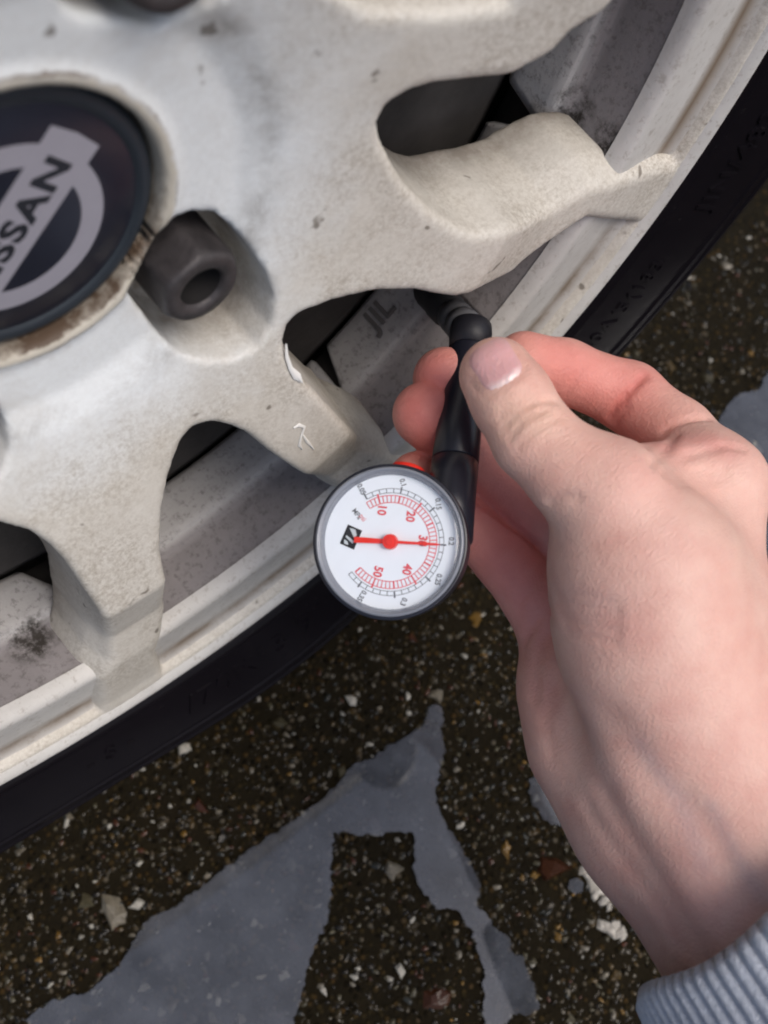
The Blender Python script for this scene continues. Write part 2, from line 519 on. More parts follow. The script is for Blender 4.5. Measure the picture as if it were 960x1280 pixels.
# ------------------------------------------------------------------ the wheel
PF_R = [0, 28, 32, 44, 51.5, 56, 115, 116.5, 138, 154, 167, 181, 189]
PF_Y = [26, 26, 24.5, 23.2, 19.6, 18.2, 1.8, 2.0, 5.4, 3.0, 2.8, 2.6, 1.2]
def face_y(r):
    return np.interp(r, PF_R, PF_Y)

def on_face(px, py):
    """where the line of sight through a photo point meets the spoke face (x, z in mm round the hub)"""
    d = view_ray(px, py); o = (CAM - np.array([0, 0, H])) * 1000
    t = np.linspace(60, 420, 3000)
    P = o[None] + t[:, None] * d[None]
    s = P[:, 1] - face_y(np.hypot(P[:, 0], P[:, 2]))
    i = int(np.argmax(s > 0))
    return (P[i, 0], P[i, 2])

def polar(r, deg):
    a = math.radians(deg); return (r * math.cos(a), r * math.sin(a))
def arc(r, a0, a1, n=8):
    return [polar(r, a0 + (a1 - a0) * i / n) for i in range(n + 1)]
def ang(p): return math.degrees(math.atan2(p[1], p[0]))

def pxs(L): return [on_face(*p) for p in L]

w1 = pxs([(372, 590), (340, 568), (312, 545), (290, 535), (265, 530), (243, 537), (228, 555), (214, 595), (205, 640), (203, 690), (209, 722), (207, 762), (202, 795), (194, 820), (203, 845)])
W1 = w1 + arc(186, ang(w1[-1]), -71, 8) + [polar(135, -71.8), polar(120, -72.4)]
w2a = pxs([(362, 408), (375, 395), (420, 378), (470, 366), (520, 365), (548, 371), (570, 374), (590, 368), (640, 342), (690, 302), (735, 272), (770, 276), (806, 280)])
w2b = pxs([(450, 548), (430, 530), (400, 497), (378, 475), (365, 455), (357, 430)])
W2 = w2a + arc(186, ang(w2a[-1]), -65, 8) + [polar(150, -65.5), polar(132, -65.8)] + w2b
w3a = pxs([(475, 155), (480, 180), (495, 210), (510, 235), (540, 265), (575, 288), (600, 295), (640, 288), (690, 266), (740, 236), (776, 228), (796, 222), (808, 217)])
w3b = pxs([(770, 0), (720, 40), (690, 70), (640, 97), (590, 102), (540, 108), (510, 118), (485, 135)])
W3 = w3a + arc(186, ang(w3a[-1]), 3.5, 8) + [polar(140, 3), polar(125, 2)] + w3b
w4a = pxs([(440, 3), (470, 17), (560, 18), (640, 8)])
W4 = w4a + [polar(118, 14), polar(135, 12.5)] + arc(186, 11, 47, 8) + [polar(135, 45), polar(120, 46), polar(85, 42), polar(62, 36)]
w5a = pxs([(0, 657), (40, 668), (65, 685), (85, 705), (105, 735), (129, 770), (139, 803), (140, 828), (128, 852)])
W5 = w5a + arc(186, ang(w5a[-1]), -138, 8) + [polar(135, -137), polar(118, -138), polar(85, -133), polar(66, -128)]
def rot(P, deg):
    a = math.radians(deg); c, s = math.cos(a), math.sin(a)
    return [(x * c - z * s, x * s + z * c) for x, z in P]
WINS = [W1, W2, W3, W4, W5] + [rot(W1, d) for d in (155, 191, 227, 263, -74)]

def poly_sdf(P, X, Z):
    P = np.array(P); A = P; B = np.roll(P, -1, 0)
    d = np.full(X.shape, 1e9); sgn = np.ones(X.shape)
    for a, b in zip(A, B):
        e = b - a
        t = np.clip(((X - a[0]) * e[0] + (Z - a[1]) * e[1]) / (e @ e + 1e-9), 0, 1)
        d = np.minimum(d, (X - a[0] - t * e[0]) ** 2 + (Z - a[1] - t * e[1]) ** 2)
        c1 = Z >= a[1]; c2 = Z < b[1]; c3 = e[0] * (Z - a[1]) > e[1] * (X - a[0])
        flip = (c1 & c2 & c3) | (~c1 & ~c2 & ~c3)
        sgn = np.where(flip, -sgn, sgn)
    return sgn * np.sqrt(d)

lug_px = [(345, 372), (340, 408), (322, 436), (296, 449), (262, 452), (230, 444), (205, 425), (178, 390), (156, 362), (172, 330), (190, 292), (212, 272), (240, 265), (268, 267), (292, 285), (315, 313), (336, 345)]
LUG = pxs(lug_px)
def on_plane(px, py, y):
    d = view_ray(px, py); o = (CAM - np.array([0, 0, H])) * 1000
    t = (y - o[1]) / d[1]; return np.array([o[0] + t * d[0], o[2] + t * d[2]])
nut_c = on_plane(254, 362, 18.5)
NUT_R = float(np.hypot(*nut_c))
NUT_A = ang(nut_c)
nut_c2 = on_plane(226, -46, 17.0)
NUTS = [nut_c, nut_c2, -nut_c, -nut_c2]
LUGS = []
for c_ in NUTS:
    L_ = np.array(rot(LUG, ang(c_) - NUT_A)) + c_ * (1 - NUT_R / np.hypot(*c_))
    LUGS.append([tuple(q) for q in L_])

hs = 1.1
gx = np.arange(-190, 191, hs); gy = np.arange(-4, 48, hs)
X2, Z2 = np.meshgrid(gx, gx, indexing='ij')
r2 = np.hypot(X2, Z2)
FY = face_y(r2)
win = np.full(X2.shape, 1e9)
for W in WINS: win = np.minimum(win, poly_sdf(W, X2, Z2))
lug = np.full(X2.shape, 1e9)
for L in LUGS: lug = np.minimum(lug, poly_sdf(L, X2, Z2))
d2 = smax(-win, r2 - 187.5, 2.0)
D = np.empty((len(gx), len(gy), len(gx)), np.float32)
for j, y in enumerate(gy):
    dep = y - FY
    body = d2 - (0.07 + 0.38 * np.clip((r2 - 122) / 28, 0, 1)) * np.clip(dep, 0, 9)  - 0.07 * np.clip(dep - 9, 0, 30)
    front = -dep * 0.96
    back = dep - np.interp(r2, [0, 60, 115, 172], [22, 25, 30, 24])
    v = smax(body, front, 2.4)
    v = smax(v, back, 3.0)
    bore = smax(r2 - 28.6, y - 33.5, 1.0)
    v = smax(v, -bore, 1.2)
    ring = np.hypot(r2 - 30.2, y - 25.0) - 1.5
    v = smin(v, ring, 1.5)
    hole = smax(lug + 0.03 * np.clip(dep - 1.0, 0, 40), y - 39.0, 2.0)
    v = smax(v, -hole, 0.6)
    D[:, j, :] = v
V, Q = surface_nets(D, np.array([gx[0], gy[0], gx[0]]), hs)
del D
wheel = empty("car_wheel", (0, 0.06, 0.0))
tag(wheel, "dirty white alloy car wheel with navy centre cap and black tyre on wet asphalt", "wheel")
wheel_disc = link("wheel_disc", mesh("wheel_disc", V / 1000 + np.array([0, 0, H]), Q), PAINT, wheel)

# rim: barrel and lip
lip_prof = smooth_profile([(156.6, 10), (157.4, 7.2), (159.2, 5.2), (163, 5.2), (172, 6.2), (180, 6.8), (184.5, 5.2), (187.5, 1.6), (190, 0.2), (191.2, 1.5), (191.5, 6)], 5)
rim = link("rim", mesh("rim", *lathe(lip_prof, 240)), LIP, wheel)
def barrel_fy(r, th): return 0 * r * th
bar_prof = [(157.0, 9.5), (156.8, 18), (156.6, 25.2), (155.2, 26.8), (154.6, 28.2), (153.6, 29), (152.8, 44.0), (154, 45.6), (158, 46), (172, 47), (176, 60), (176, 110)]
# floor pieces between the spokes; a pocket is cut away under each spoke and at the valve
def floor_panel(a0, a1, s0=2.0, s1=2.0, cut0=28, cut1=28):
    prof = np.array([(r, y) for r, y in bar_prof[:9]])
    dense = []
    for i in range(len(prof) - 1):
        for t in np.arange(5) / 5: dense.append(prof[i] * (1 - t) + prof[i + 1] * t)
    dense.append(prof[-1]); dense = np.array(dense)
    n = 40
    outer, inner = [], []
    for k in range(len(dense)):
        r, y = dense[k]
        lo = a0 + max(0, y - cut0) / 17 * s0; hi = a1 - max(0, y - cut1) / 17 * s1
        th = np.radians(np.linspace(lo, hi, n))
        outer.append(np.stack([r * np.cos(th), np.full(n, y), r * np.sin(th)], 1))
        inner.append(np.stack([(r + 7) * np.cos(th), np.full(n, y), (r + 7) * np.sin(th)], 1))
    A = np.array(outer); B = np.array(inner); K = len(dense)
    V = np.concatenate([A.reshape(-1, 3), B.reshape(-1, 3)]) / 1000 + np.array([0, 0, H])
    f = []; o = K * n
    for k in range(K - 1):
        for i in range(n - 1):
            f.append((k * n + i, k * n + i + 1, (k + 1) * n + i + 1, (k + 1) * n + i))
        f.append((k * n, (k + 1) * n, o + (k + 1) * n, o + k * n))
        f.append((k * n + n - 1, o + k * n + n - 1, o + (k + 1) * n + n - 1, (k + 1) * n + n - 1))
    for i in range(n - 1):
        f.append(((K - 1) * n + i, (K - 1) * n + i + 1, o + (K - 1) * n + i + 1, o + (K - 1) * n + i))
    return V, np.array(f)
for a0, a1, s0, s1 in ((-103.6, -64.5, 0, 0) , (-64.5, -49.0, 2.6, 0), (-46.6, -27.0, 0, 3.2), (-27.0, 9.0, 1.8, 0), (-142, -103.6, 0, 4.0), (9.5, 46, 1, 1), (48, 84, 1, 1), (86, 120, 1, 1), (122, 156, 1, 1), (158, 192, 1, 1), (194, 216, 1, 1)):
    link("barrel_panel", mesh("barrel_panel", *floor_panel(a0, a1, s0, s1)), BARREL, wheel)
# groove floor for the valve and the dark barrel behind
link("valve_groove", mesh("valve_groove", *lathe([(160, 8), (162, 20), (164, 47)], 40, math.radians(-64.4), math.radians(-44))), IRON, wheel)
link("inner_barrel", mesh("inner_barrel", *lathe([(157.6, 24), (158.2, 46.5), (176, 48), (177, 80), (180, 150)], 120)), IRON, wheel)
link("brake_drum", mesh("brake_drum", *lathe(smooth_profile([(10, 45), (60, 45), (118, 45.2), (149, 45.4), (150.5, 46), (151, 52), (151, 110)], 3), 96)), IRON, wheel)
link("brake_backplate", mesh("brake_backplate", *lathe([(5, 111), (120, 111), (178, 118)], 64)), IRON, wheel)

# embossed casting mark on the barrel floor
def text_mesh(body, size, extrude=0.0, offset=0.0, sx=1.0, spacing=1.0, bevel=0.0):
    cu = bpy.data.curves.new("t", 'FONT')
    cu.body = body; cu.size = size; cu.extrude = extrude; cu.offset = offset
    cu.align_x = 'CENTER'; cu.align_y = 'CENTER'; cu.space_character = spacing
    cu.bevel_depth = bevel; cu.resolution_u = 3
    o = bpy.data.objects.new("t", cu); col.objects.link(o)
    dg = bpy.context.evaluated_depsgraph_get()
    me = bpy.data.meshes.new_from_object(o.evaluated_get(dg))
    bpy.data.objects.remove(o); bpy.data.curves.remove(cu)
    n = len(me.vertices); v = np.zeros(n * 3); me.vertices.foreach_get('co', v)
    v = v.reshape(-1, 3)
    # centre the drawn box
    v[:, 0] -= (v[:, 0].max() + v[:, 0].min()) / 2
    v[:, 1] -= (v[:, 1].max() + v[:, 1].min()) / 2
    v[:, 0] *= sx
    fs = [tuple(p.vertices) for p in me.polygons]
    bpy.data.meshes.remove(me)
    return v, fs

def wrap_barrel(v, r, th0, y0, th_sign=1.0):
    th = th0 + th_sign * v[:, 0] / r
    rr = r - v[:, 2]
    return np.stack([rr * np.cos(th), y0 - v[:, 1] * 1.0, rr * np.sin(th)], 1) / 1000 + np.array([0, 0, H])
v, fs = text_mesh("JIL", 10.0, extrude=0.9, offset=0.15)
v = np.stack([v[:, 0], -v[:, 1], v[:, 2]], 1)
link("casting_mark", mesh("casting_mark", wrap_barrel(v, 153.2, math.radians(-54.6), 37.5, 1.0), fs, False), simple("casting_mark_grime", (0.15, 0.142, 0.138), 0.8, 0.2), wheel)

# tyre
def bulge(r, th):
    d = (th - math.radians(-88) + math.pi) % (2 * math.pi) - math.pi
    return -5.0 * np.exp(-(d / math.radians(15)) ** 2) * np.exp(-((r - 236) / 32) ** 2)
tp = smooth_profile([(180, 14), (188, 6), (190.5, 2.5), (193, -0.6), (197, -2.0), (205, -4.2), (215, -6.4), (219.5, -7.2), (220.5, -8.0), (222, -8.1), (223, -7.4), (226.5, -7.6), (227.5, -8.2), (229, -8.1), (230, -7.3),
                     (240, -5.4), (252, -1.4), (268, 4.2), (281, 12), (287, 20), (289.5, 30), (290, 60), (290, 110), (287, 136), (276, 146), (240, 156), (200, 150)], 4)
tyre = link("tyre", mesh("tyre", *lathe(tp, 288, fy=bulge)), RUBBER, wheel)
def sidewall_text(body, size, r0, deg, flip=True):
    v, fs = text_mesh(body, size, extrude=0.9, offset=0.1, spacing=1.15)
    s = -1.0 if flip else 1.0
    th = math.radians(deg) + v[:, 0] / r0 * (1.0)
    rr = r0 + v[:, 1] * -1.0
    yb = np.interp(rr, tp[:, 0][:60], tp[:, 1][:60])
    y = yb - 0.15 - v[:, 2] * 0.5
    P = np.stack([rr * np.cos(th), y, rr * np.sin(th)], 1)
    P[:, 1] += bulge(rr, th)
    link("sidewall_lettering", mesh("sidewall_lettering", P / 1000 + np.array([0, 0, H]), fs, False), RUBBER, tyre)
sidewall_text("/70R13 91T", 13, 206, -89)
sidewall_text("180A/5(183", 8, 206, -41)
sidewall_text("JIN/482", 10, 207, -25)
sidewall_text("- S -", 9, 205, -107)

# centre cap
cap_prof = smooth_profile([(28.0, 33), (27.9, 28.5), (27.4, 27.2), (26.6, 26.6), (25.2, 26.6), (24.0, 27.3)], 3)
cap = link("centre_cap", mesh("centre_cap", *lathe(np.concatenate([cap_prof, [(12, 27.3), (0.01, 27.3)]]), 96)), CAPEDGE, wheel)
link("cap_disc", mesh("cap_disc", *lathe([(24.3, 27.25), (23.9, 27.0), (12, 26.9), (0.01, 26.9)], 96)), CAPBLACK, cap)
def on_cap(P, y, c=(-0.6, -0.6), rotdeg=35.0):
    a = math.radians(rotdeg)
    x = P[:, 0] * math.cos(a) - P[:, 1] * math.sin(a) + c[0]
    z = P[:, 0] * math.sin(a) + P[:, 1] * math.cos(a) + c[1]
    return np.stack([x, np.full(len(P), y), z], 1) / 1000 + np.array([0, 0, H])
def flat_solid(outer, y0, y1, hole=None):
    """prism between y0 (front) and y1 of a ring or plain outline given in cap coordinates"""
    n = len(outer)
    if hole is not None:
        V = np.concatenate([on_cap(outer, y0), on_cap(hole, y0), on_cap(outer, y1)])
        f = []
        for i in range(n):
            j = (i + 1) % n
            f.append((i, j, n + j, n + i)); f.append((i, 2 * n + i, 2 * n + j, j))
        return V, f
    V = np.concatenate([on_cap(outer, y0), on_cap(outer, y1)])
    f = [tuple(range(n))]
    for i in range(n):
        j = (i + 1) % n
        f.append((i, n + i, n + j, j))
    return V, f
tt = np.linspace(0, 2 * np.pi, 96, endpoint=False)
ringo = np.stack([17.7 * np.cos(tt), 17.7 * np.sin(tt)], 1); ringi = np.stack([13.3 * np.cos(tt), 13.3 * np.sin(tt)], 1)
link("emblem_ring", mesh("emblem_ring", *flat_solid(ringo, 26.80, 26.89, ringi), smooth=False), EMBLEM, cap)
bar = np.array([(-20.6, -5.4), (20.6, -5.4), (21.2, 0), (20.6, 5.4), (-20.6, 5.4), (-21.2, 0)])
link("emblem_bar", mesh("emblem_bar", *flat_solid(bar, 26.72, 26.79), smooth=False), EMBLEM, cap)
v, fs = text_mesh("NISSAN", 8.0, offset=0.33, spacing=1.12)
v[:, 0] *= 31.6 / (v[:, 0].max() - v[:, 0].min()); v[:, 1] *= 5.6 / (v[:, 1].max() - v[:, 1].min())
link("emblem_lettering", mesh("emblem_lettering", on_cap(v[:, :2], 26.66), fs, False), INK, cap)

# wheel nuts: hexagonal, chamfered, open-ended
def hexnut(c):
    V = []; f = []; n = 36
    rings = [(9.6, 40, 1), (9.6, 20.9, 1), (9.3, 19.5, .4), (8.3, 18.5, 0), (5.6, 18.5, 0), (4.9, 19.5, 0), (4.8, 28, 0), (0.05, 28, 0)]
    for R_, y, hx in rings:
        for i in range(n):
            a = 2 * math.pi * i / n
            k = math.cos(math.pi / 6) / math.cos((a % (math.pi / 3)) - math.pi / 6)
            rr = R_ * (1 - hx + hx * k)
            V.append((c[0] + rr * math.cos(a + 0.3), y, c[1] + rr * math.sin(a + 0.3)))
    for k in range(len(rings) - 1):
        for i in range(n):
            j = (i + 1) % n
            f.append((k * n + i, k * n + j, (k + 1) * n + j, (k + 1) * n + i))
    me = mesh("wheel_nut", np.array(V) / 1000 + np.array([0, 0, H]), np.array(f), True)
    me.materials.append(STEEL); me.materials.append(NUTHOLE)
    mi = np.zeros(len(me.polygons), np.int32); mi[5 * n:] = 1
    me.polygons.foreach_set('material_index', mi)
    return me
for c_ in NUTS:
    link("wheel_nut", hexnut(c_), None, wheel)

# valve stem, seated in the groove
v0 = cam_pt(540, 366, 300); v1 = cam_pt(588, 416, 262)
vp = lambda t: v0 * (1 - t) + v1 * t
V, f = tube([vp(t) for t in (-.1, .25, .3, .45, .5, .62, .66, .95)], [.0056, .0052, .0056, .0054, .0046, .0045, .0042, .0040], 20)
link("valve_stem", mesh("valve_stem", V, f), VALVE, wheel)
V, f = tube([vp(t) for t in (.60, .61, .74, .75, .80, .81, .93)], [.0040, .0050, .0050, .0045, .0045, .0051, .0051], 24)
link("valve_tip", mesh("valve_tip", V, f), simple("valve_tip_grey", (0.075, 0.075, 0.08), 0.5, 0.4, var=0.3), wheel)

# chips and scrapes where fresh paint shows
def paint_streak(pts, widths, name="paint_chip"):
    V = []; f = []
    P = []
    for (px, py) in pts:
        x, z = on_face(px, py); P.append(np.array([x, float(face_y(math.hypot(x, z))), z]))
    for i in range(len(P)):
        t = P[min(i + 1, len(P) - 1)] - P[max(i - 1, 0)]; t /= np.linalg.norm(t)
        nrm = np.array([0, -1, 0.1]); s = np.cross(t, nrm); s /= np.linalg.norm(s)
        w = widths[i]
        V += [P[i] - s * w, P[i] + np.array([0, -0.45, 0]), P[i] + s * w]
    for i in range(len(P) - 1):
        f += [(3 * i, 3 * i + 1, 3 * i + 4, 3 * i + 3), (3 * i + 1, 3 * i + 2, 3 * i + 5, 3 * i + 4)]
    V = np.array(V); V[:, 1] -= 0.12
    link(name, mesh(name, V / 1000 + np.array([0, 0, H]), f), CHIPW, wheel)
paint_streak([(366, 534), (372, 531), (380, 533), (376, 545), (374, 556), (377, 561)], [.2, .8, .5, .35, .6, .15])
paint_streak([(377, 541), (384, 552), (392, 561)], [.2, .5, .15])
paint_streak([(357, 428), (358, 445), (363, 460), (371, 470), (377, 477)], [.25, .5, .6, 1.1, .2])

# ------------------------------------------------------------------ the road
def ground_z(x, y): return 0.0
gv = np.array([(-40, -40, 0), (40, -40, 0), (40, 40, 0), (-40, 40, 0)], float)
ground = link("asphalt_ground", mesh("asphalt_ground", gv, [(0, 1, 2, 3)], False), ASPHALT)
tag(ground, "dark wet asphalt with embedded pebbles", "ground", kind='structure')

def on_ground(px, py, z=0.0):
    d = view_ray(px, py); t = (z - CAM[2]) / d[2]
    return CAM + t * d

PAL = [((0.012, 0.0092, 0.0048), 36), ((0.028, 0.0205, 0.0085), 34), ((0.055, 0.036, 0.012), 13), ((0.060, 0.052, 0.030), 12), ((0.14, 0.122, 0.09), 5), ((0.33, 0.31, 0.26), 2.4), ((0.14, 0.078, 0.016), 1.8), ((0.05, 0.018, 0.008), 5), ((0.026, 0.027, 0.022), 10)]
pal_c = np.array([c for c, w in PAL]); pal_w = np.array([w for c, w in PAL], float); pal_w /= pal_w.sum()

def stone_shape(r_):
    """an irregular 12-sided pebble of unit radius: upper and lower ring plus poles"""
    n = int(r_.integers(4, 8))
    a = np.sort(r_.uniform(0, 2 * np.pi, n)) * 0.35 + np.linspace(0, 2 * np.pi, n, endpoint=False) * 0.65 + r_.uniform(0, 6)
    rad = r_.uniform(0.45, 1.2, n)
    V = [(rad[i] * math.cos(a[i]), rad[i] * math.sin(a[i]), 0.0) for i in range(n)]
    k = r_.uniform(0.45, 0.75, n)
    V += [(k[i] * rad[i] * math.cos(a[i]), k[i] * rad[i] * math.sin(a[i]), 0.55 * r_.uniform(0.75, 1.2)) for i in range(n)]
    V += [(r_.uniform(-.1, .1), r_.uniform(-.1, .1), 0.6)]
    f = []
    for i in range(n):
        j = (i + 1) % n
        f.append((i, j, n + j)); f.append((i, n + j, n + i)); f.append((n + i, n + j, 2 * n))
    return np.array(V), f
SH = [stone_shape(rng) for _ in range(40)]

def visible_spots(n):
    """random spots of road that the picture can show, or just outside it"""
    out = []
    while len(out) < n:
        px, py = rng.uniform(-120, 1080), rng.uniform(60, 1400)
        if py < 1060 - 0.62 * px and px < 500: continue
        if py < 745 - 0.93 * (px - 430) and px >= 430: continue
        out.append(on_ground(px, py)[:2])
    return np.array(out)

# the largest pebbles one by one, children of the road
variants = []
for ci in range(len(PAL)):
    for s in range(4):
        v, f = SH[int(rng.integers(len(SH)))]
        me = mesh("pebble", v, f, False); add_color(me, pal_c[ci] * rng.uniform(0.85, 1.15)); me.materials.append(STONE)
        variants.append((ci, me))
def put_pebble(x, y, size, ci, elong=1.0, rz=None, zs=0.55):
    cand = [m for c, m in variants if c == ci]
    o = bpy.data.objects.new("pebble", cand[int(rng.integers(len(cand)))])
    col.objects.link(o); o.parent = ground
    o.location = (float(x), float(y), -0.0004)
    o.scale = (size * elong, size, size * zs)
    o.rotation_euler = (rng.uniform(-.12, .12), rng.uniform(-.12, .12), rng.uniform(0, 6.28) if rz is None else rz)
    return o
special = [((140, 1145), .0062, 4, 1.7), ((170, 1130), .0045, 5, 1.3), ((108, 1124), .004, 3, 1.2), ((885, 472), .0045, 3, 1.5), ((938, 442), .0032, 6, 1.1), ((945, 558), .0048, 5, 1.3), ((935, 578), .003, 5, 1.0),
           ((820, 340), .004, 4, 1.2), ((800, 335), .003, 5, 1.1), ((908, 330), .0035, 4, 1.2), ((860, 345), .003, 5, 1), ((510, 870), .0028, 5, 1), ((545, 868), .004, 4, 1.2), ((470, 1030), .004, 7, 1.1), ((595, 775), .004, 6, 1.1), ((632, 1060), .004, 6, 1.4),
           ((690, 1090), .0085, 7, 1.1), ((668, 1095), .0032, 6, 1.1), ((698, 1171), .0032, 6, 1.2), ((490, 1090), .0045, 4, 1.2), ((500, 1215), .0035, 5, 1.8), ((548, 1250), .0055, 7, 1.1), ((250, 1005), .005, 7, 1.1), ((350, 905), .005, 3, 1.3), ((305, 1108), .0036, 0, 1.2)]
for (p, s, ci, el) in special:
    q = on_ground(*p); put_pebble(q[0], q[1], s, ci, el)
ns = 180
for (x, y) in visible_spots(ns):
    ci = int(rng.choice(len(PAL), p=pal_w))
    put_pebble(x, y, 0.0017 + 0.0022 * rng.random() ** 2.0, ci, rng.uniform(1, 1.5))

# the grit that nobody could count
def grit(name, spots, smin_, smax_, z=-0.0002, pw=pal_w):
    VV, FF, CC = [], [], []; off = 0
    for (x, y) in spots:
        v, f = SH[int(rng.integers(len(SH)))]
        s = smin_ + (smax_ - smin_) * rng.random() ** 3.0
        a = rng.uniform(0, 6.28); c_, s_ = math.cos(a), math.sin(a)
        w = v * np.array([s * rng.uniform(1, 1.7), s, s * 0.6])
        P = np.stack([w[:, 0] * c_ - w[:, 1] * s_ + x, w[:, 0] * s_ + w[:, 1] * c_ + y, w[:, 2] + z], 1)
        VV.append(P); FF += [(i + off, j + off, k + off) for i, j, k in f]; off += len(v)
        c = pal_c[int(rng.choice(len(PAL), p=pw))] * rng.uniform(0.7, 1.25)
        CC.append(np.repeat(c[None], len(v), 0))
    me = mesh(name, np.concatenate(VV), np.array(FF), False)
    add_color(me, np.concatenate(CC))
    o = link(name, me, STONE)
    return tag(o, "fine wet grit and stone chips set in the asphalt", "grit", kind='stuff')
grit("asphalt_grit", visible_spots(22000), 0.00035, 0.0018)

# puddles, outlines shaped to the edges of the reflected sky
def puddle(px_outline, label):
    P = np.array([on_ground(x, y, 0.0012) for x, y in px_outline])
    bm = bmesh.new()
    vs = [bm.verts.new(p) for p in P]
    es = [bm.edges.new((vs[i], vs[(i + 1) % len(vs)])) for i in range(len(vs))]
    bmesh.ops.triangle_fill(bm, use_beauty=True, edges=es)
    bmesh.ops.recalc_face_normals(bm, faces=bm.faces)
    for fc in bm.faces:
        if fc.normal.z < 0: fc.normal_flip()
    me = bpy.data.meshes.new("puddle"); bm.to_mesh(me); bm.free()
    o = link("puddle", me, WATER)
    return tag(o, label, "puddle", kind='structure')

def rough(P, amp=2.8, step=5):
    out = []
    for i in range(len(P)):
        a = np.array(P[i], float); b = np.array(P[(i + 1) % len(P)], float)
        n = max(1, int(np.linalg.norm(b - a) / step))
        for k in range(n):
            q = a + (b - a) * k / n
            out.append(tuple(q + (rng.uniform(-amp, amp, 2) if k else 0)))
    return out
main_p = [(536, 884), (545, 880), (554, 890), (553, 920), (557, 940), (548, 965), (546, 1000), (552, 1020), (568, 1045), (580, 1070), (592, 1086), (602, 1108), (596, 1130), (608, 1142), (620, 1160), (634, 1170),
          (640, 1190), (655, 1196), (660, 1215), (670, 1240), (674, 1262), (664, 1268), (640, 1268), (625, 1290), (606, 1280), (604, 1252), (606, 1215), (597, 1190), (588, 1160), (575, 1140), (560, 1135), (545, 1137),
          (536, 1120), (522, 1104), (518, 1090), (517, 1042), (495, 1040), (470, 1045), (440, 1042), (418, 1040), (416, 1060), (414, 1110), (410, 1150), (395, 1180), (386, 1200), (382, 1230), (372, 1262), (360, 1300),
          (340, 1420), (60, 1420), (70, 1300), (30, 1275), (62, 1252), (85, 1246), (110, 1240), (130, 1222), (150, 1208), (160, 1190), (182, 1152), (215, 1135), (240, 1118), (275, 1090), (300, 1070), (330, 1050), (360, 1030), (395, 1005), (420, 985), (440, 958), (470, 945), (500, 925), (530, 905)]  # upper-left edge and notch follow the dark reflections of car and phone
puddle(rough(main_p), "long puddle below the wheel reflecting pale sky with a notch cut for the dark phone reflection")
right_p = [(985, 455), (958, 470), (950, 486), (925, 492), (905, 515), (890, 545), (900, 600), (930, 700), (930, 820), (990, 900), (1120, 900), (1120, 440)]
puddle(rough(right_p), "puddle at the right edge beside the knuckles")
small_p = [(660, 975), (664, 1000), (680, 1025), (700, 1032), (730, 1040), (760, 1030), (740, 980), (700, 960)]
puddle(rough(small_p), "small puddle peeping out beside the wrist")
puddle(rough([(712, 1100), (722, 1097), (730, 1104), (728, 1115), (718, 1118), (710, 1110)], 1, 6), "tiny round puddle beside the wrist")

def in_poly(P, x, y):
    c_ = False
    for (x0, y0), (x1, y1) in zip(P, P[1:] + P[:1]):
        if (y0 > y) != (y1 > y) and x < (x1 - x0) * (y - y0) / (y1 - y0) + x0: c_ = not c_
    return c_
n_bed = 0
while n_bed < 90:
    px, py = rng.uniform(40, 690), rng.uniform(880, 1290)
    if not in_poly(main_p, px, py): continue
    q = on_ground(px, py); n_bed += 1
    put_pebble(q[0], q[1], 0.0013 + 0.0024 * rng.random() ** 1.6, int(rng.choice([2, 3, 4, 5, 5])), rng.uniform(1, 1.6), zs=0.4)

# crumbs of pale flaking material lying by the wrist
def crumb(cluster, seed, label):
    r_ = np.random.default_rng(seed)
    VV, FF = [], []; off = 0
    for (px, py, s) in cluster:
        x, y, _ = on_ground(px, py)
        v, f = stone_shape(r_)
        w = v * np.array([s * r_.uniform(1, 1.4), s, s * 0.5]); a = r_.uniform(0, 6.28)
        P = np.stack([w[:, 0] * math.cos(a) - w[:, 1] * math.sin(a) + x, w[:, 0] * math.sin(a) + w[:, 1] * math.cos(a) + y, w[:, 2] + 0.0002], 1)
        VV.append(P); FF += [tuple(np.array(t) + off) for t in f]; off += len(v)
    me = mesh("mortar_crumb", np.concatenate(VV), FF, False); add_color(me, (0.38, 0.35, 0.30))
    o = link("mortar_crumb", me, STONE)
    tag(o, label, "crumb")
crumb([(735, 1088, .003), (737, 1098, .0035), (742, 1106, .003), (748, 1115, .0032), (744, 1120, .0025), (756, 1124, .003), (762, 1133, .002)], 3, "long pale crumb of mortar lying against the wrist edge on the asphalt")
crumb([(756, 1157, .003), (763, 1162, .0034), (768, 1156, .0026), (776, 1164, .0028), (777, 1170, .002)], 5, "chunky pale crumb of mortar just above the sleeve on the asphalt")

# ------------------------------------------------------------------ the hand (one continuous skin)
def cpt(px, py, d): return np.array([(px - 480) / F * d, (py - 640) / F * d, d])
HS = 0.75
lo = np.array([-5.0, -54.0, 196.0]); hi = np.array([128.0, 142.0, 294.0])
ax = [np.arange(lo[i], hi[i], HS, dtype=np.float32) for i in range(3)]
GX, GY, GZ = np.meshgrid(*ax, indexing='ij')

def rc(a, b, ra, rb):
    a = np.asarray(a, float); b = np.asarray(b, float); e = b - a; L = float(e @ e)
    px, py, pz = GX - a[0], GY - a[1], GZ - a[2]
    t = np.clip((px * e[0] + py * e[1] + pz * e[2]) / L, 0, 1)
    return np.sqrt((px - t * e[0]) ** 2 + (py - t * e[1]) ** 2 + (pz - t * e[2]) ** 2) - (ra + t * (rb - ra))

def chain(pts, k=3.0):
    d = None
    for (p, ra), (q, rb) in zip(pts[:-1], pts[1:]):
        e = rc(p, q, ra, rb)
        d = e if d is None else smin(d, e, k)
    return d

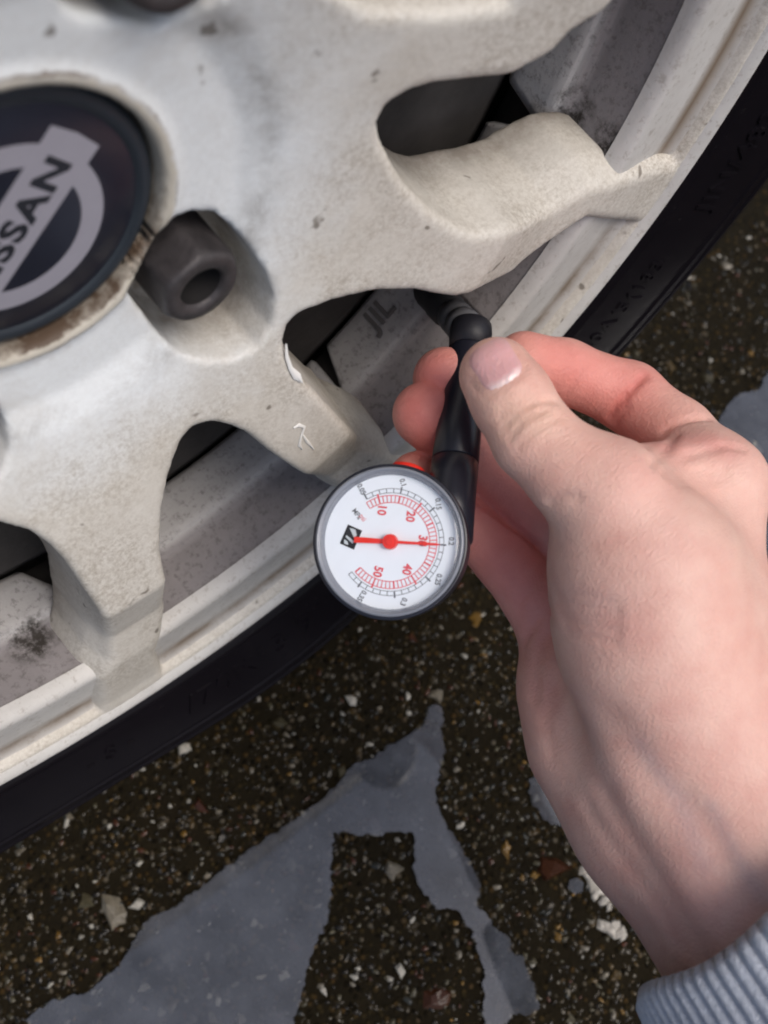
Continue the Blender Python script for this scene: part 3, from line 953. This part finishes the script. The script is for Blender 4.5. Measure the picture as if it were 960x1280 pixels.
thumb = chain([(cpt(621, 469, 231), 9.0), (cpt(640, 500, 229), 9.3), (cpt(668, 548, 227), 9.6), (cpt(712, 588, 225), 10.4), (cpt(757, 618, 224), 12.6)])
index = chain([(cpt(655, 452, 256), 8.0), (cpt(705, 464, 262), 8.2), (cpt(786, 496, 266), 9.2), (cpt(845, 545, 258), 9.6), (cpt(893, 607, 247), 12.6)])
middle = chain([(cpt(556, 474, 260), 8.6), (cpt(625, 545, 270), 8.6), (cpt(720, 630, 277), 9.4), (cpt(850, 700, 264), 12.5)])
ring = chain([(cpt(531, 518, 256), 8.6), (cpt(590, 566, 262), 8.6), (cpt(665, 632, 268), 9.2), (cpt(790, 750, 268), 12.5)])
pinky = chain([(cpt(520, 598, 259), 7.2), (cpt(565, 638, 263), 7.6), (cpt(632, 698, 266), 8.4), (cpt(706, 790, 265), 11.5)])

palm = chain([(cpt(757, 618, 224), 12.6), (cpt(803, 715, 229), 21), (cpt(818, 800, 231), 21.5), (cpt(852, 900, 234), 20.5), (cpt(890, 985, 235), 19.5)], 8)
palm = smin(palm, chain([(cpt(893, 607, 247), 12.6), (cpt(872, 760, 240), 15.5), (cpt(872, 900, 236), 19.5), (cpt(925, 985, 232), 19.5)], 8), 10)
palm = smin(palm, chain([(cpt(850, 700, 264), 12.5), (cpt(850, 930, 246), 18)], 6), 8)
palm = smin(palm, chain([(cpt(790, 750, 268), 12.5), (cpt(825, 950, 248), 18)], 6), 8)
hypo = chain([(cpt(706, 790, 265), 11.5), (cpt(722, 860, 260), 14.5), (cpt(745, 930, 254), 16.2), (cpt(803, 1025, 245), 16.0)], 8)
palm = smin(palm, hypo, 7)
arm = chain([(cpt(803, 1025, 245), 16.0), (cpt(985, 1290, 224), 18.5)])
arm = smin(arm, chain([(cpt(908, 985, 234), 20), (cpt(1075, 1235, 214), 22)]), 14)
arm = smin(arm, chain([(cpt(850, 1000, 234), 15), (cpt(1020, 1260, 216), 20)]), 10)
# the tendons of the wrist
arm = smin(arm, chain([(cpt(800, 960, 227), 3.0), (cpt(870, 1080, 219), 3.2), (cpt(980, 1255, 207), 3)]), 9)
arm = smin(arm, chain([(cpt(770, 985, 235), 3.2), (cpt(835, 1085, 228), 3.2), (cpt(940, 1260, 215), 3)]), 9)
hand = smin(palm, arm, 12)
web = chain([(cpt(790, 600, 234), 8.5), (cpt(868, 592, 246), 9.5)])
hand = smin(hand, web, 8)
fingers = smin(smin(middle, ring, 0.5), pinky, 0.5)
fingers = smin(fingers, index, 1.5)
hand = smin(hand, fingers, 4.0)
hand = smin(hand, thumb, 5.0)

def groove(pts, depth, width):
    """press a crease along a polyline into the skin"""
    global hand
    P = np.array([np.asarray(p, float) for p in pts])
    m_ = 3.2 * width
    sl = tuple(slice(max(0, int((P[:, i].min() - m_ - ax[i][0]) / HS)), max(1, int((P[:, i].max() + m_ - ax[i][0]) / HS) + 2)) for i in range(3))
    dd = None
    for a, b in zip(P[:-1], P[1:]):
        e = b - a; L = float(e @ e) + 1e-9
        px, py, pz = GX[sl] - a[0], GY[sl] - a[1], GZ[sl] - a[2]
        t = np.clip((px * e[0] + py * e[1] + pz * e[2]) / L, 0, 1)
        q = np.sqrt((px - t * e[0]) ** 2 + (py - t * e[1]) ** 2 + (pz - t * e[2]) ** 2)
        dd = q if dd is None else np.minimum(dd, q)
    hand[sl] += (depth * np.exp(-(dd / width) ** 2)).astype(hand.dtype)

def sample(P):
    q = [np.clip((P[:, i] - ax[i][0]) / HS, 0, len(ax[i]) - 1.001) for i in range(3)]
    i0 = [np.floor(v).astype(int) for v in q]; fr = [q[i] - i0[i] for i in range(3)]
    out = 0
    for a in (0, 1):
        for b in (0, 1):
            for c in (0, 1):
                w = (fr[0] if a else 1 - fr[0]) * (fr[1] if b else 1 - fr[1]) * (fr[2] if c else 1 - fr[2])
                out = out + w * hand[i0[0] + a, i0[1] + b, i0[2] + c]
    return out

def skin_at(px, py):
    """first point of skin along a line of sight (camera mm)"""
    d = np.linspace(198, 292, 500)
    P = np.stack([(px - 480) / F * d, (py - 640) / F * d, d], 1)
    s = sample(P); i = int(np.argmax(s < 0))
    return P[i] if s[i] < 0 else P[-1]

def crease(px_list, depth, width):
    groove([skin_at(*p) for p in px_list], depth, width)
# thumb: knuckle wrinkles, cuticle fold, crease at the base
crease([(630, 535), (648, 514), (672, 501), (694, 500)], 1.0, 0.9)
crease([(637, 547), (656, 524), (684, 512)], 0.85, 0.85)
crease([(626, 522), (642, 505), (666, 493)], 0.7, 0.85)
crease([(646, 560), (668, 537), (698, 522)], 0.45, 0.9)
crease([(624, 508), (638, 496), (655, 488)], 0.3, 0.9)
crease([(686, 627), (704, 620), (722, 622)], 0.75, 0.95)
for k, yy in enumerate((740, 752, 764, 776, 790)):
    crease([(692 + 4 * k, yy), (730 + 3 * k, yy + 5), (772, yy + 14)], 0.45 + 0.12 * (k % 2), 0.85)
crease([(588, 478), (596, 489), (606, 494), (622, 487), (640, 477), (655, 463), (656, 455)], 0.5, 0.8)
# index finger joints and the folds of the web
crease([(762, 522), (774, 504), (790, 486), (806, 470)], 2.0, 0.85)
crease([(768, 530), (784, 508)], 0.7, 1.0)
crease([(702, 496), (718, 476), (728, 452)], 0.4, 1.2)
crease([(806, 558), (830, 537), (862, 525), (884, 523)], 1.1, 1.1)
crease([(815, 580), (834, 560), (843, 545)], 1.2, 1.1)
crease([(828, 590), (862, 568), (905, 557), (928, 561)], 1.0, 1.1)
crease([(836, 598), (870, 590), (905, 588)], 0.5, 1.0)
crease([(845, 606), (880, 600), (908, 598)], 0.35, 1.0)
# palm edge folds
crease([(594, 624), (630, 652), (668, 682)], 1.1, 0.9)
crease([(650, 752), (664, 730), (680, 715)], 0.6, 1.3)
crease([(656, 800), (672, 774), (688, 762)], 1.0, 1.5)
crease([(670, 870), (670, 830), (684, 795)], 0.9, 2.0)
crease([(690, 940), (682, 900), (690, 860)], 0.5, 2.2)
# wrist hollows
crease([(760, 1000), (800, 1070), (850, 1150), (890, 1210)], 0.7, 4.0)
crease([(770, 905), (800, 945), (830, 985)], 1.0, 6.0)
crease([(858, 1000), (905, 1075), (945, 1140)], 0.7, 3.5)
crease([(735, 1010), (790, 1090), (850, 1180)], 0.6, 3.0)

Vc, Qh = surface_nets(hand, np.array([ax[0][0], ax[1][0], ax[2][0]], float), HS)
# one smoothing pass
nb = np.zeros_like(Vc); ct = np.zeros(len(Vc))
for a, b in ((0, 1), (1, 2), (2, 3), (3, 0)):
    for s, t in ((a, b), (b, a)):
        np.add.at(nb, Qh[:, s], Vc[Qh[:, t]]); np.add.at(ct, Qh[:, s], 1)
Vs = 0.5 * Vc + 0.5 * nb / ct[:, None]
def to_world(P): return CAM + P @ M.T / 1000.0
person = empty("person", to_world(cpt(960, 1200, 225)[None])[0])
tag(person, "right hand in a grey blue knit cuff gripping the tyre gauge, thumb on top", "person")
hand_me = mesh("hand", to_world(Vs), Qh)
# skin tone: paler on the back and thumb, redder towards finger pads and palm
def dist_seg(P, a, b):
    e = b - a; t = np.clip((P - a) @ e / (e @ e), 0, 1)
    return np.linalg.norm(P - a - t[:, None] * e, axis=1)
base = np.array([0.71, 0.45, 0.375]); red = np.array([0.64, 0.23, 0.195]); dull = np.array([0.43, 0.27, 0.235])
c = np.repeat(base[None], len(Vs), 0)
def blend(c, w, colr): return c * (1 - w[:, None]) + colr * w[:, None]
for pts in ([cpt(556, 474, 260), cpt(625, 545, 270), cpt(720, 630, 277)], [cpt(531, 518, 256), cpt(665, 632, 268)], [cpt(520, 598, 259), cpt(632, 698, 266), cpt(706, 790, 265)], [cpt(655, 452, 256), cpt(786, 496, 266), cpt(830, 545, 258)]):
    for a, b in zip(pts[:-1], pts[1:]):
        c = blend(c, 0.85 * np.exp(-(dist_seg(Vs, a, b) / 10.5) ** 4), red)
c = blend(c, 0.6 * np.exp(-(dist_seg(Vs, cpt(706, 790, 265), cpt(722, 880, 258)) / 17) ** 4), red)
c = blend(c, 0.5 * np.exp(-(np.linalg.norm(Vs - cpt(612, 455, 222), axis=1) / 8) ** 2), np.array([0.64, 0.37, 0.31]))
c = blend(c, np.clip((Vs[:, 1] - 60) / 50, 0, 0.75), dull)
def stroke(pts, width, colr, amt):
    global c
    P = [skin_at(*p) for p in pts]
    d_ = np.min([dist_seg(Vs, a, b) for a, b in zip(P[:-1], P[1:])], axis=0)
    c = blend(c, amt * np.exp(-(d_ / width) ** 2), np.array(colr))
# veins at the wrist, chafed redness on the knuckles and folds, painted shade in the index crease, sallow skin over the thumb joint
stroke([(800, 930), (850, 1000), (880, 1080)], 2.6, (0.40, 0.31, 0.31), 0.5)
stroke([(890, 1010), (925, 1080), (955, 1120)], 2.2, (0.42, 0.33, 0.33), 0.45)
stroke([(730, 900), (770, 980)], 3.0, (0.42, 0.29, 0.27), 0.4)
stroke([(640, 520), (670, 520)], 6, (0.66, 0.45, 0.34), 0.5)
stroke([(780, 560), (800, 600), (830, 660)], 9, (0.69, 0.41, 0.35), 0.5)
stroke([(830, 560), (870, 550), (900, 560)], 5, (0.64, 0.30, 0.26), 0.7)
stroke([(762, 522), (774, 504), (790, 486), (806, 470)], 2.0, (0.50, 0.15, 0.125), 0.7)  # dark red puts the shade of the index crease into the skin
stroke([(540, 462), (556, 490)], 8, (0.64, 0.17, 0.15), 0.6)
stroke([(515, 512), (540, 545)], 8, (0.64, 0.17, 0.15), 0.65)
stroke([(610, 620), (650, 650)], 8, (0.62, 0.19, 0.165), 0.5)
stroke([(620, 690), (650, 740)], 9, (0.62, 0.19, 0.165), 0.5)
stroke([(700, 445), (760, 480)], 9, (0.66, 0.21, 0.18), 0.4)
stroke([(690, 745), (760, 765)], 8, (0.66, 0.39, 0.34), 0.45)
stroke([(880, 640), (930, 700)], 9, (0.70, 0.47, 0.39), 0.6)
stroke([(850, 1100), (880, 1160)], 8, (0.52, 0.30, 0.27), 0.4)
add_color(hand_me, c)
hand_o = link("hand", hand_me, SKIN, person)

# thumb nail, lying on the skin
NAILM, nt_, p_ = new_mat("nail")
p_.inputs['Roughness'].default_value = 0.3
p_.inputs['Subsurface Weight'].default_value = 0.2; p_.inputs['Subsurface Scale'].default_value = 0.001
at_ = N(nt_, "ShaderNodeVertexColor", layer_name='col')
nt_.links.new(at_.outputs[0], p_.inputs['Base Color'])
na, nw = np.array([-0.53, -0.85]), np.array([0.85, -0.53])
nc = np.array([620, 456.0])
NV, NF, NC = [], [], []
nu, nvv = 33, 33
for i in range(nu):
    for j in range(nvv):
        s = -1 + 2 * i / (nu - 1); t = -1 + 2 * j / (nvv - 1)
        # squircle outline
        k = 1.0 / max(1e-6, (abs(s) ** 5 + abs(t) ** 5) ** 0.2) * max(abs(s), abs(t)) if (s or t) else 1.0
        q = nc + nw * s * k * 29 + na * (t * k * 27 + 3.0 * (1 - s * s) * (1 if t > 0 else -0.8) * abs(t))
        P = skin_at(*q)
        edge = max(abs(s), abs(t))
        lift = 0.42 * (1 - edge ** 10) - 0.1 * (edge ** 10) + 0.1 * t
        NV.append(P - np.array([0.1, 0.05, 1]) * lift)
        lun = np.clip((-t - 0.55) / 0.25, 0, 1) * np.clip((1 - abs(s)) * 3, 0, 1)
        lun *= 0.75
        NC.append(np.array([0.66, 0.37, 0.37]) * (1 - lun) + np.array([0.78, 0.64, 0.61]) * lun)
for i in range(nu - 1):
    for j in range(nvv - 1):
        a = i * nvv + j
        NF.append((a, a + nvv, a + nvv + 1, a + 1))
nail_me = mesh("thumbnail", to_world(np.array(NV)), NF); add_color(nail_me, np.array(NC))
link("thumbnail", nail_me, NAILM, hand_o)
del GX, GY, GZ, thumb, index, middle, ring, pinky, palm, hypo, arm, web, fingers

# ribbed knit cuff
c0 = cpt(893, 1190, 226.5); c1 = cpt(1120, 1540, 196)
axis = (c1 - c0) / np.linalg.norm(c1 - c0)
sideV = cpt(1000, 1120, 218) - cpt(830, 1240, 232); sideV -= (sideV @ axis) * axis; sideV /= np.linalg.norm(sideV)
depV = np.cross(axis, sideV)
c0 = c0 + sideV * 16.5
NPHI, NS = 720, 26
CV = []; CF = []
ribs = 72
for i in range(NS):
    s = i / (NS - 1)
    for k in range(NPHI):
        ph = 2 * math.pi * k / NPHI
        rib = abs(math.sin(ribs * ph / 2 + 0.25 * math.sin(3 * ph))) ** 0.7
        ed = min(1.0, (s * 62) / 3.0)
        puff = 1.0 + 0.03 * math.sin(2 * ph + 5 * s) + 0.05 * s
        ra, rb = (38.0 * puff), (29.5 * puff)
        h_ = (-2.2 * (1 - ed) ** 2) + 1.5 * rib
        p = c0 + axis * (s * 62 + 1.6 * math.sin(4 * ph + 1) * (1 - s)) + sideV * (ra + h_) * math.cos(ph) + depV * (rb + h_) * math.sin(ph)
        CV.append(p)
for i in range(NS - 1):
    for k in range(NPHI):
        k2 = (k + 1) % NPHI
        CF.append((i * NPHI + k, (i + 1) * NPHI + k, (i + 1) * NPHI + k2, i * NPHI + k2))
base_i = len(CV)   # turned-in inner hem
for k in range(NPHI):
    ph = 2 * math.pi * k / NPHI
    CV.append(c0 + axis * 8 + sideV * 32 * math.cos(ph) + depV * 24.5 * math.sin(ph))
for k in range(NPHI):
    k2 = (k + 1) % NPHI
    CF.append((k, k2, base_i + k2, base_i + k))
link("knit_cuff", mesh("knit_cuff", to_world(np.array(CV)), np.array(CF)), KNIT, person)

# ------------------------------------------------------------------ the pressure gauge
gc = cpt(487, 677, 231.0)
back = np.array([0.17, 0.08, 1.0]); back /= np.linalg.norm(back)
zg = -back
ug = np.array([1.0, 0.065, 0.0]); ug -= (ug @ zg) * zg; ug /= np.linalg.norm(ug)
rg = np.cross(ug, zg)
def gl(P):
    P = np.atleast_2d(P)
    return to_world(gc + P[:, :1] * rg + P[:, 1:2] * ug + P[:, 2:3] * zg)
gauge = empty("tyre_pressure_gauge", gl([0, 0, -8])[0])
tag(gauge, "small black dial gauge with white face and red needle pressed on the tyre valve", "pressure gauge")
def glathe(prof, n=96):
    P = np.array(prof, float); L = len(P)
    V = np.zeros((n, L, 3)); t = 2 * np.pi * np.arange(n) / n
    V[..., 0] = P[None, :, 0] * np.cos(t)[:, None]; V[..., 1] = P[None, :, 0] * np.sin(t)[:, None]; V[..., 2] = P[None, :, 1]
    f = [(i * L + k, i * L + k + 1, ((i + 1) % n) * L + k + 1, ((i + 1) % n) * L + k) for i in range(n) for k in range(L - 1)]
    return gl(V.reshape(-1, 3)), np.array(f)
link("housing", mesh("housing", *glathe(smooth_profile([(0.01, -15), (14.5, -15), (17, -13.6), (18.4, -10), (18.6, -4), (18.6, 0.2), (18.3, 0.8), (17.9, 0.8), (17.85, 0.2)], 4))), PLASTIC, gauge)
link("bezel", mesh("bezel", *glathe(smooth_profile([(17.8, -0.4), (17.85, 0.9), (17.6, 1.4), (17.2, 1.5), (16.7, 0.9), (16.2, -0.6), (16.05, -1.4)], 4))), BEZEL, gauge)
dial = link("dial_face", mesh("dial_face", *glathe([(16.3, -1.3), (8, -1.3), (0.01, -1.3)])), DIALW, gauge)
link("lens", mesh("lens", *glathe(smooth_profile([(17.0, 0.7), (15.6, 1.35), (10, 1.9), (5, 2.2), (0.01, 2.3)], 4))), LENS, gauge)
def ann(r0, r1, a0, a1, z, n=1):
    t = np.radians(np.linspace(a0, a1, n + 1)) + math.pi / 2
    V = [(r * math.cos(q), r * math.sin(q), z) for q in t for r in (r0, r1)]
    f = [(2 * i, 2 * i + 1, 2 * i + 3, 2 * i + 2) for i in range(n)]
    return V, f
def join(parts):
    V, f = [], []
    for v, q in parts:
        o = len(V); V += list(v); f += [tuple(i + o for i in t) for t in q]
    return np.array(V), f
def val_ang(v): return (30 - v) * 5.45
zt = -1.24
red_p = [ann(11.05, 11.25, val_ang(7), val_ang(55), zt, 60), ann(9.35, 9.55, val_ang(7), val_ang(55), zt, 60)]
for v in range(7, 56):
    a = val_ang(v); w = 1.1 if v % 5 == 0 else 0.62
    red_p.append(ann(9.5, 11.9 if v % 10 == 0 else 11.1, a - w, a + w, zt + 0.01))
V, f = join(red_p); link("psi_scale", mesh("psi_scale", gl(V), f, False), REDPRINT, dial)
gry = [ann(12.75, 12.9, val_ang(7.5), val_ang(55.5), zt, 60), ann(11.7, 11.85, val_ang(7.5), val_ang(55.5), zt, 60)]
MPA = {'0.05': 7.5, '0.1': 15, '0.15': 22.4, '0.2': 29.3, '0.25': 36.3, '0.3': 43.5, '0.35': 51.0}
for k in range(0, 33):
    v = 7.5 + k * 1.5; a = val_ang(v); big = (k % 5 == 0)
    gry.append(ann(11.8, 13.4 if big else 12.8, a - (0.9 if big else 0.45), a + (0.9 if big else 0.45), zt + 0.01))
V, f = join(gry); link("pressure_scale", mesh("pressure_scale", gl(V), f, False), GREYPRINT, dial)
def dial_text(body, size, r, a, mat, rotd=0.0, off=0.0, name="numeral", sx=0.9):
    v, fs = text_mesh(body, size, offset=off, sx=sx)
    q = math.radians(a) + math.pi / 2; ro = math.radians(rotd)
    P = np.stack([v[:, 0] * math.cos(ro) - v[:, 1] * math.sin(ro) + r * math.cos(q), v[:, 0] * math.sin(ro) + v[:, 1] * math.cos(ro) + r * math.sin(q), np.full(len(v), zt + 0.02)], 1)
    link(name, mesh(name, gl(P), fs, False), mat, dial)
for v_ in (10, 20, 30, 40, 50):
    dial_text(str(v_), 2.9, 7.75, val_ang(v_) + (5 if v_ == 30 else 0), REDPRINT, rotd=-6 + 0.03 * val_ang(v_), off=0.1)
for s_, v_ in MPA.items():
    dial_text(s_, 1.8, 14.6, val_ang(v_), GREYPRINT, rotd=0.25 * val_ang(v_), off=0.05)
dial_text("MPa", 1.8, 10.6, val_ang(3.6), GREYPRINT, rotd=40, off=0.02, name="unit_lettering")
dial_text("psi", 1.8, 9.0, val_ang(3.6), REDPRINT, rotd=40, name="unit_lettering")
# maker's mark: dark rhomb with a pale V
lg = np.array([-0.6, -9.7])
def rh(P, z, rotd=-20):
    a = math.radians(rotd); P = np.array(P, float)
    return gl(np.stack([P[:, 0] * math.cos(a) - P[:, 1] * math.sin(a) + lg[0], P[:, 0] * math.sin(a) + P[:, 1] * math.cos(a) + lg[1], np.full(len(P), z)], 1))
link("dial_badge", mesh("dial_badge", rh([(-2.5, -1.9), (2.5, -1.9), (2.5, 1.9), (-2.5, 1.9)], zt + 0.01), [(0, 1, 2, 3)], False), BLACKPRINT, dial)
V, f = join([([(-1.9, -1.2), (-.2, .7), (-.9, 1.2), (-2.1, .3)], [(0, 1, 2, 3)]), ([(0, -1.2), (.5, -1.2), (1.3, 1.0), (.6, 1.2)], [(0, 1, 2, 3)]), ([(1.1, -1.3), (2.1, -.9), (2.0, .2), (1.3, -.3)], [(0, 1, 2, 3)])])
link("badge_mark", mesh("badge_mark", rh(V, zt + 0.03), f, False), simple("badge_pale", (0.55, 0.6, 0.63), 0.5), dial)
# needle
na_ = math.radians(val_ang(30.0)); z0, z1 = -0.7, -0.25
tail, tip = -8.7, 11.3
out2 = [(-.72, tail), (.72, tail), (.55, -2), (.35, 2), (.26, tip), (-.26, tip), (-.35, 2), (-.55, -2)]
V = [(x, y, z0) for x, y in out2] + [(x, y, z1) for x, y in out2]
f = [tuple(range(8, 16)), tuple(range(7, -1, -1))] + [(i, (i + 1) % 8, 8 + (i + 1) % 8, 8 + i) for i in range(8)]
needle = link("needle", mesh("needle", gl(V), f, False), RED, gauge)
def disc(cx, cy, r, za, zb, n=28):
    t = 2 * np.pi * np.arange(n) / n
    V = [(cx + r * math.cos(q), cy + r * math.sin(q), za) for q in t] + [(cx + .9 * r * math.cos(q), cy + .9 * r * math.sin(q), zb) for q in t]
    return V, [tuple(range(n, 2 * n))] + [(i, (i + 1) % n, n + (i + 1) % n, n + i) for i in range(n)]
V, f = join([disc(0, 0, 1.9, -1.2, 0.35), disc(0, 0, 1.0, .3, .6), disc(0, 8.4, .62, -0.9, 0.0)])
link("needle_hub", mesh("needle_hub", gl(V), f, False), RED, needle)

# stem, coupling ring and chuck
s0 = to_world(cpt(588, 420, 262)[None])[0]; s1 = to_world(cpt(566, 602, 243)[None])[0]
sp = lambda t: s0 * (1 - t) + s1 * t
V, f = tube([sp(t) for t in (.10, .12, .5, .868, .874)], [.0048, .0052, .0056, .0060, .0057], 32)
link("stem", mesh("stem", V, f), PLASTIC, gauge)
V, f = tube([sp(t) for t in (.877, .883, 1.0, 1.12, 1.35)], [.0057, .0060, .0061, .0062, .0066], 32)
link("stem_socket", mesh("stem_socket", V, f), PLASTIC, gauge)
V, f = tube([sp(t) for t in (-.09, -.075, -.02, .10)], [.0046, .0055, .0058, .0054], 28)
link("chuck", mesh("chuck", V, f), CHUCK, gauge)
bq = cpt(508, 596, 245); bd = cpt(512, 579, 246) - bq; bd /= np.linalg.norm(bd)
V, f = tube(to_world(np.array([bq - bd * 2, bq + bd * 1.2, bq + bd * 2.4, bq + bd * 2.9])), [.0046, .0046, .0042, .0028], 24)
link("release_button", mesh("release_button", V, f), RED, gauge)
